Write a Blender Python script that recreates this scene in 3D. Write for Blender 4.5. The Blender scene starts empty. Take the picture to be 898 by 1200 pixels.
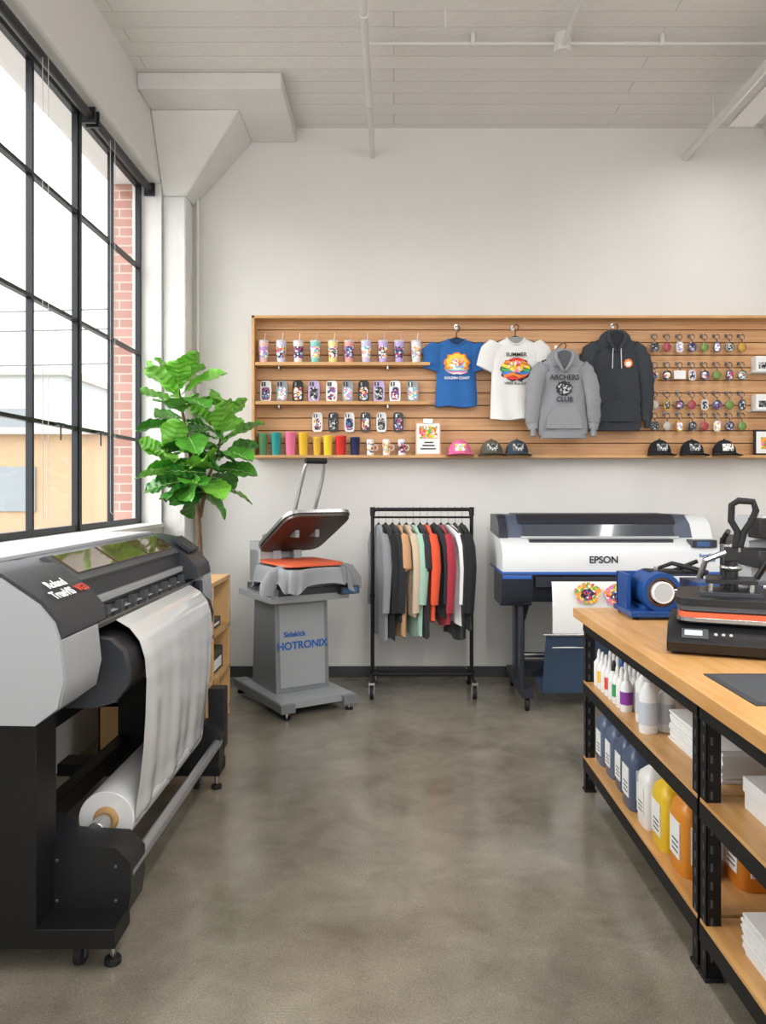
import bpy, math, random, bmesh
from mathutils import Vector, Matrix, noise
random.seed(7)
S=bpy.context.scene
pi=math.pi
# ------------------------------------------------------------------ materials
def lin(h):
    if isinstance(h,tuple): return h+(1,) if len(h)==3 else h
    h=h.lstrip('#'); o=[]
    for i in (0,2,4):
        c=int(h[i:i+2],16)/255
        o.append(c/12.92 if c<=.04045 else ((c+.055)/1.055)**2.4)
    return (o[0],o[1],o[2],1)
_mc={}
def M(name,col='808080',rough=.5,metal=0,bump=0,bs=60,var=0,vs=4,coat=0,alpha=1,trans=0,spec=None,sheen=0):
    if name in _mc: return _mc[name]
    m=bpy.data.materials.new(name); m.use_nodes=True
    nt=m.node_tree; p=nt.nodes['Principled BSDF']; c=lin(col)
    p.inputs['Base Color'].default_value=c; p.inputs['Roughness'].default_value=rough
    p.inputs['Metallic'].default_value=metal; p.inputs['Coat Weight'].default_value=coat
    p.inputs['Transmission Weight'].default_value=trans; p.inputs['Alpha'].default_value=alpha
    if sheen: p.inputs['Sheen Weight'].default_value=sheen
    if spec is not None: p.inputs['Specular IOR Level'].default_value=spec
    if bump or var:
        tc=nt.nodes.new('ShaderNodeTexCoord')
    if var:
        n=nt.nodes.new('ShaderNodeTexNoise'); n.inputs['Scale'].default_value=vs; n.inputs['Detail'].default_value=6
        nt.links.new(tc.outputs['Object'],n.inputs['Vector'])
        r=nt.nodes.new('ShaderNodeValToRGB'); r.color_ramp.elements[0].position=.3; r.color_ramp.elements[1].position=.7
        r.color_ramp.elements[0].color=tuple(x*(1-var) for x in c[:3])+(1,)
        r.color_ramp.elements[1].color=tuple(min(1,x*(1+var)) for x in c[:3])+(1,)
        nt.links.new(n.outputs['Fac'],r.inputs['Fac']); nt.links.new(r.outputs['Color'],p.inputs['Base Color'])
    if bump:
        n=nt.nodes.new('ShaderNodeTexNoise'); n.inputs['Scale'].default_value=bs; n.inputs['Detail'].default_value=5
        nt.links.new(tc.outputs['Object'],n.inputs['Vector'])
        b=nt.nodes.new('ShaderNodeBump'); b.inputs['Strength'].default_value=bump; b.inputs['Distance'].default_value=.02
        nt.links.new(n.outputs['Fac'],b.inputs['Height']); nt.links.new(b.outputs['Normal'],p.inputs['Normal'])
    _mc[name]=m; return m
def wood(name,c1,c2,scale=(1.2,14,14),rough=.45):
    m=M(name,c1,rough); nt=m.node_tree; p=nt.nodes['Principled BSDF']
    tc=nt.nodes.new('ShaderNodeTexCoord'); mp=nt.nodes.new('ShaderNodeMapping'); mp.inputs['Scale'].default_value=scale
    n=nt.nodes.new('ShaderNodeTexNoise'); n.inputs['Scale'].default_value=2.2; n.inputs['Detail'].default_value=8; n.inputs['Distortion'].default_value=.4
    r=nt.nodes.new('ShaderNodeValToRGB'); r.color_ramp.elements[0].position=.32; r.color_ramp.elements[1].position=.68
    r.color_ramp.elements[0].color=lin(c1); r.color_ramp.elements[1].color=lin(c2)
    L=nt.links; L.new(tc.outputs['Object'],mp.inputs['Vector']); L.new(mp.outputs[0],n.inputs['Vector']); L.new(n.outputs['Fac'],r.inputs['Fac']); L.new(r.outputs['Color'],p.inputs['Base Color'])
    return m
def graphic(name,cols,scale=45,rough=.6,base=None):
    m=M(name,'ffffff',rough); nt=m.node_tree; p=nt.nodes['Principled BSDF']; L=nt.links
    tc=nt.nodes.new('ShaderNodeTexCoord'); v=nt.nodes.new('ShaderNodeTexVoronoi'); v.inputs['Scale'].default_value=scale
    s=nt.nodes.new('ShaderNodeSeparateColor'); r=nt.nodes.new('ShaderNodeValToRGB'); r.color_ramp.interpolation='CONSTANT'
    e=r.color_ramp.elements; k=len(cols)
    e[0].position=0; e[0].color=lin(cols[0]); e[1].position=1/k; e[1].color=lin(cols[1])
    for i in range(2,k):
        x=e.new(i/k); x.color=lin(cols[i])
    L.new(tc.outputs['Object'],v.inputs['Vector']); L.new(v.outputs['Color'],s.inputs[0]); L.new(s.outputs[0],r.inputs['Fac']); L.new(r.outputs['Color'],p.inputs['Base Color'])
    return m
# ------------------------------------------------------------------ mesh builder
class B:
    def __init__(s,name,loc=(0,0,0),rz=0):
        s.name=name; s.loc=loc; s.rz=rz; s.v=[]; s.f=[]; s.m=[]; s.sm=[]; s.mats=[]; s.T=None
    def add(s,vs,fs,mat,smooth=False,T=None):
        if mat not in s.mats: s.mats.append(mat)
        mi=s.mats.index(mat); o=len(s.v)
        for v in vs:
            v=Vector(v)
            if T is not None: v=T@v
            if s.T is not None: v=s.T@v
            s.v.append(v)
        for f in fs:
            s.f.append([i+o for i in f]); s.m.append(mi); s.sm.append(smooth)
    def box(s,x0,x1,y0,y1,z0,z1,mat,T=None):
        s.add([(x0,y0,z0),(x1,y0,z0),(x1,y1,z0),(x0,y1,z0),(x0,y0,z1),(x1,y0,z1),(x1,y1,z1),(x0,y1,z1)],
              [(0,3,2,1),(4,5,6,7),(0,1,5,4),(1,2,6,5),(2,3,7,6),(3,0,4,7)],mat,False,T)
    def prism(s,pts,ax,a,b,mat,smooth=False,T=None):
        n=len(pts)
        def mk(p,t):
            return {'x':(t,p[0],p[1]),'y':(p[0],t,p[1]),'z':(p[0],p[1],t)}[ax]
        vs=[mk(p,a) for p in pts]+[mk(p,b) for p in pts]
        fs=[tuple(range(n)),tuple(range(2*n-1,n-1,-1))]
        s.add(vs,fs,mat,False,T)
        s.add(vs,[(i,(i+1)%n,n+(i+1)%n,n+i) for i in range(n)],mat,smooth,T)
    def loft(s,secs,mat,cap=True,smooth=True,T=None,closed=True):
        n=len(secs[0]); vs=[p for q in secs for p in q]; fs=[]
        for k in range(len(secs)-1):
            for i in range(n if closed else n-1):
                j=(i+1)%n; fs.append((k*n+i,k*n+j,(k+1)*n+j,(k+1)*n+i))
        if cap and closed:
            fs.append(tuple(range(n))); fs.append(tuple(range((len(secs)-1)*n,len(secs)*n)))
        s.add(vs,fs,mat,smooth,T)
    def tube(s,pts,r,mat,n=10,closed=False,T=None,flat=1):
        pts=[Vector(p) for p in pts]; N=len(pts); secs=[]; up=None
        for i,p in enumerate(pts):
            if closed: t=(pts[(i+1)%N]-pts[i-1]).normalized()
            else: t=(pts[min(i+1,N-1)]-pts[max(i-1,0)]).normalized()
            if up is None:
                up=Vector((0,0,1)) if abs(t.z)<.9 else Vector((0,1,0))
            a=(up-t*up.dot(t)).normalized(); c=t.cross(a); up=a
            rr=r[i] if isinstance(r,(list,tuple)) else r
            secs.append([p+a*rr*math.cos(2*pi*k/n)+c*rr*flat*math.sin(2*pi*k/n) for k in range(n)])
        if closed: secs.append(secs[0])
        s.loft(secs,mat,cap=not closed,T=T)
    def cyl(s,p0,p1,r,mat,r1=None,n=24,T=None):
        s.tube([p0,p1],[r,r if r1 is None else r1],mat,n,T=T)
    def lathe(s,prof,c,mat,n=24,T=None):
        s.loft([[(c[0]+r*math.cos(2*pi*k/n),c[1]+r*math.sin(2*pi*k/n),c[2]+z) for k in range(n)] for r,z in prof],mat,T=T)
    def grid(s,fn,nu,nv,mat,T=None,smooth=True):
        vs=[fn(i/nu,j/nv) for i in range(nu+1) for j in range(nv+1)]
        fs=[(i*(nv+1)+j,(i+1)*(nv+1)+j,(i+1)*(nv+1)+j+1,i*(nv+1)+j+1) for i in range(nu) for j in range(nv)]
        s.add(vs,fs,mat,smooth,T)
    def ell(s,c,r,mat,nu=16,nv=10,half=False,T=None):
        lo=0 if half else -pi/2
        secs=[]
        for j in range(nv+1):
            a=lo+(pi/2-lo)*j/nv; cr=max(math.cos(a),.001)
            secs.append([(c[0]+r[0]*cr*math.cos(2*pi*k/nu),c[1]+r[1]*cr*math.sin(2*pi*k/nu),c[2]+r[2]*math.sin(a)) for k in range(nu)])
        s.loft(secs,mat,T=T)
    def torus(s,c,R,r,mat,ax='z',n=24,m=8,T=None):
        f={'z':lambda a:(c[0]+R*math.cos(a),c[1]+R*math.sin(a),c[2]),'y':lambda a:(c[0]+R*math.cos(a),c[1],c[2]+R*math.sin(a)),'x':lambda a:(c[0],c[1]+R*math.cos(a),c[2]+R*math.sin(a))}[ax]
        s.tube([f(2*pi*k/n) for k in range(n)],r,mat,m,closed=True,T=T)
    def build(s,bevel=0,seg=2,recalc=True,solid=0):
        me=bpy.data.meshes.new(s.name); me.from_pydata([tuple(v) for v in s.v],[],s.f)
        for m in s.mats: me.materials.append(m)
        me.polygons.foreach_set('material_index',s.m); me.polygons.foreach_set('use_smooth',s.sm)
        if recalc:
            bm=bmesh.new(); bm.from_mesh(me); bmesh.ops.recalc_face_normals(bm,faces=bm.faces); bm.to_mesh(me); bm.free()
        me.update()
        try: me.set_sharp_from_angle(angle=math.radians(42))
        except Exception: pass
        o=bpy.data.objects.new(s.name,me); S.collection.objects.link(o); o.location=s.loc; o.rotation_euler=(0,0,s.rz)
        if bevel:
            md=o.modifiers.new('bevel','BEVEL'); md.width=bevel; md.segments=seg; md.limit_method='ANGLE'; md.angle_limit=math.radians(42)
        return o
def txt(parent,name,body,loc,rot,size,mat,align='CENTER'):
    cu=bpy.data.curves.new(name,'FONT'); cu.body=body; cu.size=size; cu.extrude=.0006; cu.align_x=align; cu.align_y='CENTER'
    cu.offset=.0012*size/.05
    o=bpy.data.objects.new(name,cu); cu.materials.append(mat); S.collection.objects.link(o)
    o.parent=parent; o.location=loc; o.rotation_euler=rot; return o
def RR(cx,cy,z,hx,hy,p=3.5,n=28):
    o=[]
    for k in range(n):
        a=2*pi*k/n; c=math.cos(a); q=math.sin(a)
        o.append((cx+hx*math.copysign(abs(c)**(2/p),c),cy+hy*math.copysign(abs(q)**(2/p),q),z))
    return o
def caster(b,x,y,mat,grey,r=.035,top=.1):
    b.cyl((x-.013,y,r),(x+.013,y,r),r,mat,n=20); b.cyl((x-.015,y,r),(x+.015,y,r),r*.4,grey,n=12)
    b.box(x-.02,x-.016,y-.018,y+.018,r*.7,top-.01,grey); b.box(x+.016,x+.02,y-.018,y+.018,r*.7,top-.01,grey)
    b.box(x-.022,x+.022,y-.024,y+.024,top-.015,top,grey)
# palette
white=M('white_plastic','e4e4e2',.4); black=M('black_plastic','151619',.42); blackm=M('black_powder_coat','121214',.5,.3,.15,300)
char=M('charcoal_plastic','323439',.4); dgrey=M('dark_grey_plastic','46484c',.45); silver=M('silver_plastic','a6a9ac',.38,.15)
lgrey=M('light_grey_paint','b4b7b9',.4); steel=M('steel','b8b8b8',.25,1); chrome=M('chrome','dddddd',.12,1); rubber=M('rubber','0e0e0f',.7)
paper=M('paper','e6e6e4',.7); ink=M('ink_black','101012',.6)
# ------------------------------------------------------------------ room
wm=M('white_painted_wall','d9d7d4',.75,0,.06,90,.025,1.5)
conc=M('white_painted_concrete','d8d7d4',.8,0,.45,14,.045,3)
def floor_mat():
    m=M('polished_concrete','7a7468',.3); nt=m.node_tree; p=nt.nodes['Principled BSDF']; L=nt.links
    tc=nt.nodes.new('ShaderNodeTexCoord')
    def N(sc,det=6,dist=0):
        n=nt.nodes.new('ShaderNodeTexNoise'); n.inputs['Scale'].default_value=sc; n.inputs['Detail'].default_value=det; n.inputs['Distortion'].default_value=dist
        n.inputs['Roughness'].default_value=.62
        L.new(tc.outputs['Object'],n.inputs['Vector']); return n
    def R(src,c0,c1,p0,p1):
        r=nt.nodes.new('ShaderNodeValToRGB'); r.color_ramp.elements[0].position=p0; r.color_ramp.elements[1].position=p1
        r.color_ramp.elements[0].color=c0; r.color_ramp.elements[1].color=c1; L.new(src,r.inputs['Fac']); return r
    def X(a,b,f,mode='MIX'):
        x=nt.nodes.new('ShaderNodeMix'); x.data_type='RGBA'; x.blend_type=mode
        if isinstance(f,float): x.inputs[0].default_value=f
        else: L.new(f,x.inputs[0])
        L.new(a,x.inputs[6]); L.new(b,x.inputs[7]); return x
    base=R(N(.9,9,.5).outputs['Fac'],lin('5c574c'),lin('9a9384'),.34,.66)
    mid=R(N(4.5,9,.5).outputs['Fac'],lin('635d51'),lin('989183'),.32,.68)
    x=X(base.outputs['Color'],mid.outputs['Color'],.4)
    fine=R(N(160,3).outputs['Fac'],(.72,.72,.72,1),(1.1,1.1,1.1,1),.38,.62)
    x=X(x.outputs[2],fine.outputs['Color'],.8,'MULTIPLY')
    v=nt.nodes.new('ShaderNodeTexVoronoi'); v.inputs['Scale'].default_value=75; L.new(tc.outputs['Object'],v.inputs['Vector'])
    vr=R(v.outputs['Distance'],(1,1,1,1),(0,0,0,1),.1,.17)
    msk=R(N(9,2).outputs['Fac'],(0,0,0,1),(1,1,1,1),.5,.62)
    mm=nt.nodes.new('ShaderNodeMath'); mm.operation='MULTIPLY'; L.new(vr.outputs['Color'],mm.inputs[0]); L.new(msk.outputs['Color'],mm.inputs[1])
    m2=nt.nodes.new('ShaderNodeMath'); m2.operation='MULTIPLY'; L.new(mm.outputs[0],m2.inputs[0]); m2.inputs[1].default_value=.55
    sp=nt.nodes.new('ShaderNodeRGB'); sp.outputs[0].default_value=lin('b5ac99')
    x=X(x.outputs[2],sp.outputs[0],m2.outputs[0])
    v2=nt.nodes.new('ShaderNodeTexVoronoi'); v2.inputs['Scale'].default_value=48; L.new(tc.outputs['Object'],v2.inputs['Vector'])
    v2r=R(v2.outputs['Distance'],(.6,.6,.6,1),(0,0,0,1),.05,.1)
    dk=nt.nodes.new('ShaderNodeRGB'); dk.outputs[0].default_value=lin('3b372f')
    x=X(x.outputs[2],dk.outputs[0],v2r.outputs['Color'])
    L.new(x.outputs[2],p.inputs['Base Color'])
    rr=R(N(2.3,6).outputs['Fac'],(.1,.1,.1,1),(.27,.27,.27,1),.3,.7); L.new(rr.outputs['Color'],p.inputs['Roughness'])
    p.inputs['Specular IOR Level'].default_value=.65
    bp=nt.nodes.new('ShaderNodeBump'); bp.inputs['Strength'].default_value=.05; bp.inputs['Distance'].default_value=.01; L.new(N(40,5).outputs['Fac'],bp.inputs['Height']); L.new(bp.outputs['Normal'],p.inputs['Normal'])
    return m
def ceil_mat():
    m=M('board_formed_ceiling','d6d4d0',.85); nt=m.node_tree; p=nt.nodes['Principled BSDF']; L=nt.links
    tc=nt.nodes.new('ShaderNodeTexCoord')
    br=nt.nodes.new('ShaderNodeTexBrick'); br.inputs['Scale'].default_value=1; br.inputs['Brick Width'].default_value=3.4; br.inputs['Row Height'].default_value=.16; br.inputs['Mortar Size'].default_value=.005; br.inputs['Mortar Smooth'].default_value=.6
    br.inputs['Color1'].default_value=lin('dedcd9'); br.inputs['Color2'].default_value=lin('d8d6d3'); br.inputs['Mortar'].default_value=lin('cbc9c6')
    n=nt.nodes.new('ShaderNodeTexNoise'); n.inputs['Scale'].default_value=10; n.inputs['Detail'].default_value=10; n.inputs['Roughness'].default_value=.65
    ad=nt.nodes.new('ShaderNodeMath'); ad.operation='MULTIPLY_ADD'; ad.inputs[1].default_value=-.35
    L.new(tc.outputs['Object'],br.inputs['Vector']); L.new(tc.outputs['Object'],n.inputs['Vector'])
    L.new(br.outputs['Fac'],ad.inputs[0]); L.new(n.outputs['Fac'],ad.inputs[2]); L.new(br.outputs['Color'],p.inputs['Base Color'])
    b=nt.nodes.new('ShaderNodeBump'); b.inputs['Strength'].default_value=.6; b.inputs['Distance'].default_value=.02; L.new(ad.outputs[0],b.inputs['Height']); L.new(b.outputs['Normal'],p.inputs['Normal'])
    return m
CZ=4.385; XL=-1.78; XR=4.2; YB=6.14; YR=-2.0
b=B('floor'); b.box(-2.0,XR+.2,YR-.2,YB+.2,-.15,0,floor_mat()); b.build()
b=B('ceiling'); b.box(-2.0,XR+.2,YR-.2,YB+.2,CZ,CZ+.2,ceil_mat()); b.build()
b=B('wall_back'); b.box(-2.0,XR+.2,YB,YB+.2,0,CZ,wm); b.build()
b=B('wall_right'); b.box(XR,XR+.2,YR,YB,0,CZ,wm); b.build()
b=B('wall_rear')
b.box(-2.0,XR+.2,YR-.2,YR,0,1.0,wm); b.box(-2.0,XR+.2,YR-.2,YR,4.15,CZ,wm)
for x0_,x1_ in ((-2.0,-1.5),(1.1,1.35),(4.0,4.4)): b.box(x0_,x1_,YR-.2,YR,1.0,4.15,wm)
b.build()
fr=M('black_steel_window','1d2024',.4,.3)
for i,(xa,xb) in enumerate(((-1.5,1.1),(1.35,4.0))):
    b=B('window_%d'%(i+2))
    for k in range(5):
        x=xa+(xb-xa)*k/4; b.box(x-.015,x+.015,YR-.12,YR-.08,1.0,4.15,fr)
    for k in range(5):
        z=1.02+3.11*k/4; b.box(xa,xb,YR-.12,YR-.08,z-.013,z+.013,fr)
    b.build()
WX=-1.95; SZ=1.21; TZ=3.83; WY0=1.67; WY1=5.87
brick=M('exterior_brick','a5705f',.85); nt=brick.node_tree; L=nt.links
tc=nt.nodes.new('ShaderNodeTexCoord'); mp=nt.nodes.new('ShaderNodeMapping'); mp.inputs['Rotation'].default_value=(pi/2,0,0)
br=nt.nodes.new('ShaderNodeTexBrick'); br.inputs['Scale'].default_value=1; br.inputs['Brick Width'].default_value=.2; br.inputs['Row Height'].default_value=.07; br.inputs['Mortar Size'].default_value=.006
br.inputs['Color1'].default_value=lin('ad8377'); br.inputs['Color2'].default_value=lin('9c7064'); br.inputs['Mortar'].default_value=lin('b9a79e')
L.new(tc.outputs['Object'],mp.inputs[0]); L.new(mp.outputs[0],br.inputs['Vector']); L.new(br.outputs['Color'],nt.nodes['Principled BSDF'].inputs['Base Color'])
b=B('wall_left'); stone=M('pale_lintel','e4e2df',.85)
for (y0,y1,z0,z1) in ((YR,WY0,0,CZ),(WY1,YB,0,CZ),(WY0,WY1,0,SZ),(WY0,WY1,TZ,CZ)):
    b.box(-2.0,XL,y0,y1,z0,z1,wm)
    b.box(-2.17,-2.0,y0,y1+(.5 if y1==YB else 0),z0,z1,brick if z0==0 and z1==CZ else stone)
b.build()
b=B('trim_window_sill'); b.box(-1.94,-1.755,WY0,WY1,SZ,SZ+.03,M('sill_white','e2e1de',.5)); b.build(.004)
b=B('trim_corner_column'); b.box(XL,-1.6,5.9,YB,0,3.75,conc)
b.loft([[(XL,5.9,3.75),(-1.6,5.9,3.75),(-1.6,YB,3.75),(XL,YB,3.75)],[(XL,5.6,4.27),(-1.13,5.6,4.27),(-1.13,YB,4.27),(XL,YB,4.27)]],conc,smooth=False)
b.cyl((-1.56,6.1,0),(-1.56,6.1,3.8),.014,wm,n=10)
b.build(.012)
b=B('trim_ceiling_beam'); b.box(XL,-.78,5.31,YB,4.27,CZ,conc); b.build(.01)
b=B('baseboard_back'); b.box(-1.6,XR,YB-.012,YB,0,.085,M('baseboard_grey','3c3d3f',.5)); b.build(.003)
b=B('window_1')
def hb(z,t,d=.035): b.box(WX-d/2,WX+d/2,WY0,WY1,z-t/2,z+t/2,fr)
for z,t in ((SZ+.05,.04),(1.87,.022),(2.53,.022),(3.19,.022),(TZ-.02,.04)): hb(z,t)
ys=[5.852,5.28,4.71,4.11,3.51,2.91,2.31,1.69]
for i,y in enumerate(ys):
    t=.022
    if i in (0,7): t=.035
    if i in (2,4,6): t=.052
    b.box(WX-.018,WX+.018,y-t/2,y+t/2,SZ+.03,TZ,fr)
    if i in (2,4,6):
        b.box(WX+.018,WX+.03,y-.012,y+.012,SZ+.03,TZ,fr)
for y in (5.0,4.4,3.2):
    b.box(WX+.012,WX+.045,y-.05,y+.05,1.862,1.878,fr); b.cyl((WX+.04,y,1.87),(WX+.04,y,1.78),.005,fr,n=8)
gl=bpy.data.materials.new('window_glass'); gl.use_nodes=True; g=gl.node_tree; g.nodes.clear()
o_=g.nodes.new('ShaderNodeOutputMaterial'); mx=g.nodes.new('ShaderNodeMixShader'); tr=g.nodes.new('ShaderNodeBsdfTransparent'); gs=g.nodes.new('ShaderNodeBsdfGlossy'); gs.inputs['Roughness'].default_value=.02
mx.inputs[0].default_value=.05; g.links.new(tr.outputs[0],mx.inputs[1]); g.links.new(gs.outputs[0],mx.inputs[2]); g.links.new(mx.outputs[0],o_.inputs[0])
b.box(WX-.008,WX-.004,WY0,WY1,SZ+.03,TZ,gl)
b.build()
b=B('roller_blind'); b.cyl((-1.86,3.2,3.78),(-1.86,4.68,3.78),.028,black); b.cyl((-1.86,4.74,3.78),(-1.86,5.85,3.78),.028,black)
for y in (3.2,4.68,4.74,5.84): b.box(-1.9,-1.82,y-.008,y+.008,3.73,3.825,black)
for y in (4.02,4.98): 
    b.cyl((-1.84,y,1.35),(-1.84,y,3.76),.0018,M('cord','a2a2a0',.6),n=6); b.cyl((-1.81,y,1.35),(-1.81,y,3.76),.0018,M('cord','a2a2a0',.6),n=6)
    b.tube([(-1.84,y,1.352),(-1.825,y,1.335),(-1.81,y,1.352)],.002,M('cord','a2a2a0',.6),6)
b.build()
# exterior
b=B('exterior_ground'); b.box(-70,-2.2,-10,90,-.6,-.5,M('exterior_pavement','aeaca8',.9)); b.build()
b=B('exterior_building'); bm_=M('beige_stucco','b09478',.9,0,0,1,.04,.5); b.box(-34,-9,24,34,-.5,3.2,bm_); b.box(-34.3,-8.7,23.7,34.3,3.2,3.4,M('parapet','b9b3ab',.9))
for i in range(7): b.box(-32+i*3.2,-30.4+i*3.2,23.95,24.02,.8,2.2,M('ext_window','868d92',.3))
b.build()
b=B('exterior_warehouse'); b.box(-60,-19,44,60,-.5,8,M('pale_cladding','b9bcbe',.9)); b.box(-60.3,-18.7,43.7,60.3,8,8.4,M('parapet','b9b3ab',.9))
for i in range(12):
    for z_ in (1,4.3): b.box(-58+i*3.2,-56+i*3.2,43.95,44.02,z_,z_+1.8,M('ext_window','868d92',.3))
b.build()
b=B('exterior_utility_lines'); wg=M('wire_grey','77787a',.8); b.cyl((-10.5,20,-.5),(-10.5,20,7),.12,M('pole_wood','8c8378',.9))
for z_,dx in ((6.6,0),(6.1,.3),(5.2,0)): b.tube([(-10.5+dx-(t-8)*2.2,20+.2*(t-8),z_-.5+.02*(t-8)**2*.5) for t in range(0,17)],.025,wg,6)
b.build()
# ceiling services
b=B('ceiling_conduit'); pm=M('white_pipe','d3d2cf',.5)
b.cyl((-.17,YR,4.16),(-.17,YB,4.16),.022,pm,n=14); b.torus((-.17,5.3,4.16),.023,.007,pm,'y'); b.torus((-.17,4.3,4.16),.023,.007,pm,'y')
for y in (0,2,4,5.6): b.cyl((-.17,y,4.16),(-.17,y,CZ),.006,pm,n=6)
b.cyl((-.17,4.88,4.33),(XR,4.88,4.33),.011,pm,n=10)
for x in (.5,1.7,2.6,3.5): b.box(x-.012,x+.012,4.86,4.9,4.31,CZ,pm)
b.cyl((1.07,YR,4.3),(1.07,4.86,4.3),.016,pm,n=12); b.cyl((1.07,4.88,4.27),(1.07,4.88,CZ),.055,pm,n=20); b.cyl((.3,4.5,4.31),(.3,4.5,4.2),.004,pm,n=6)
b.cyl((2.33,YR,4.15),(2.33,YB,4.15),.03,pm,n=16)
for y in (0,2,4,5.6): b.cyl((2.33,y,4.15),(2.33,y,CZ),.006,pm,n=6)
b.build()
def lamp(parent,loc,sx,sy,e,up=False,col=(1,.99,.97)):
    l=bpy.data.lights.new('tube_or_fill_lamp','AREA'); l.shape='RECTANGLE'; l.size=sx; l.size_y=sy; l.energy=e; l.color=col
    o=bpy.data.objects.new('tube_or_fill_lamp',l); S.collection.objects.link(o); o.parent=parent; o.location=loc; o.rotation_euler=(pi if up else 0,0,0)
def pendant_or_fill(x,y0,y1,z,e,eu):
    b=B('linear_light_or_fill'); b.prism([(x-.09,z),(x+.09,z),(x+.05,z+.07),(x-.05,z+.07)],'y',y0,y1,M('fixture_white','e8e8e6',.4))
    for y in (y0+.4,y1-.4): b.cyl((x,y,z+.07),(x,y,CZ),.005,steel,n=6)
    o=b.build(); lamp(o,(x,(y0+y1)/2,z-.004),.14,(y1-y0)*.95,e)
    if eu: lamp(o,(x,(y0+y1)/2,z+.075),.1,(y1-y0)*.95,eu,True)
pendant_or_fill(2.53,2.4,5.6,4.14,30,0)
pendant_or_fill(.7,-1.5,2.3,3.75,80,60); pendant_or_fill(3.0,-1.5,1.8,3.75,40,30)  # unseen fixtures added out of frame to brighten ceiling and walls
b=B('trim_right_beam'); b.loft([[(2.95,5.3,CZ),(XR,5.3,CZ),(XR,YB,CZ),(2.95,YB,CZ)],[(3.05,5.5,4.1),(XR,5.5,4.1),(XR,YB,4.1),(3.05,YB,4.1)]],conc,smooth=False); b.build()
# ------------------------------------------------------------------ slatwall
oak=wood('slatwall_maple','d0a274','bf8b5d',(1.0,10,26)); oak2=wood('frame_maple','d0a571','c1915b',(2,8,8)); groove=M('groove_brown','7f5936',.7)
YS=YB-.004
b=B('slatwall_display'); x0,x1,z0,z1=-1.11,3.5,1.742,2.853
b.box(x0+.02,x1-.02,6.115,YS,z0+.02,z1-.02,groove)
z=z0+.02
while z<z1-.03:
    b.box(x0+.02,x1-.02,6.098,6.12,z+.004,min(z+.097,z1-.02),oak); z+=.1
b.box(x0,x1,5.98,YS,z1-.022,z1,oak2); b.box(x0,x1,5.98,YS,z0,z0+.022,oak2); b.box(x0,x0+.022,5.98,YS,z0,z1,oak2); b.box(x1-.022,x1,5.98,YS,z0,z1,oak2)
SH1=2.49; SH2=2.185
for zt in (SH1,SH2):
    b.box(-1.085,.28,5.985,6.095,zt-.026,zt,oak2)
    for x in (-.9,-.05): b.box(x-.006,x+.006,6.0,6.095,zt-.055,zt-.026,steel)
b.build(.002)
SB=z0+.022
# cups
gA=graphic('print_pastel',['e58fb0','f4d35e','6ec6ca','ffffff','b28dd6','ffffff'],70)
gB=graphic('print_floral',['d64550','2b2b33','f2c14e','ffffff','4a90c2','e7e2da'],70)
gC=graphic('print_dark',['20242c','7a4fa3','e5e5e5','c93f55','20242c','3f7fb3'],75)
gM=graphic('print_mono',['1a1a1c','6b6e72','1a1a1c','c8c8c8'],85)
gR=graphic('print_rainbow',['e2403b','f39c2e','f7d84a','ffffff','f39c2e','59b25a','e57fb4'],60)
gY=graphic('print_sunset',['f7c948','f08a4b','ffffff','e5536c','f7c948','f2f2f2','6fc3e8'],70)
lid=M('clear_lid','e9eef0',.1,0,alpha=.6)
pastels=['e3b9b2','cfcbe8','f2dfd6','7fc9c2','eddb8c','e29a90','c9c2e8','bda4da','b9a2da','e3dfe8']
b=B('printed_tumbler_set')
for i,px in enumerate((308,329,349,369,390,409,429,449,468,488)):
    x=(px-462)/150; y=6.035; c=M('tumbler_'+pastels[i],pastels[i],.3)
    b.lathe([(.03,0),(.032,.01),(.04,.165)],(x,y,SH1),c,20); b.lathe([(.0335,.035),(.0393,.125)],(x,y,SH1),(gA,gB,gC)[i%3],20)
    b.lathe([(.042,.16),(.042,.173),(.022,.182)],(x,y,SH1),lid,20); b.cyl((x+.008,y,SH1+.16),(x+.014,y,SH1+.235),.003,c,n=8)
b.build()
b=B('phone_case_set')
def case(x,z,mt,g,h=.172,w=.088,y=6.05,lean=.12):
    T=Matrix.Translation((x,y,z))@Matrix.Rotation(-lean,4,'X')
    b.loft([[(p[0],q,p[1]) for p in [(v[0],v[1]) for v in RR(0,h/2,0,w/2,h/2,5)]] for q in (0,.009)],mt,smooth=False,T=T)
    b.loft([[(p[0],q,p[1]) for p in [(v[0],v[1]) for v in RR(0,h*.4,0,w*.36,h*.3,4)]] for q in (-.002,0)],g,smooth=False,T=T)
    b.box(-w*.38,-w*.02,-.004,0,h*.74,h*.93,ink,T=T)
    for q in (.78,.87): b.cyl((-w*.2,-.006,h*q),(-w*.2,-.003,h*q),.007,steel,n=10,T=T)
for i,px in enumerate((310,329,348,367,388,407,426,444,463,484)):
    case((px-462)/150,SH2,M(('case_white','case_grey','case_ink','case_lilac')[i%4],('e6e6e4','8c9196','24262c','b9a7d4')[i%4],.3),(gC,gM,gB,gA)[(i*7)%4])
for i,px in enumerate((371,390,409,428,447,467)):
    case((px-462)/150,1.95,M(('case_white','case_ink')[i%2],'ffffff'),(gB,gM,gC)[i%3],.155,.08,6.07,0)
    b.cyl(((px-462)/150,6.1,2.09),((px-462)/150,6.05,2.09),.004,steel,n=8)
b.build()
b=B('colored_tumbler_set')
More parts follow.
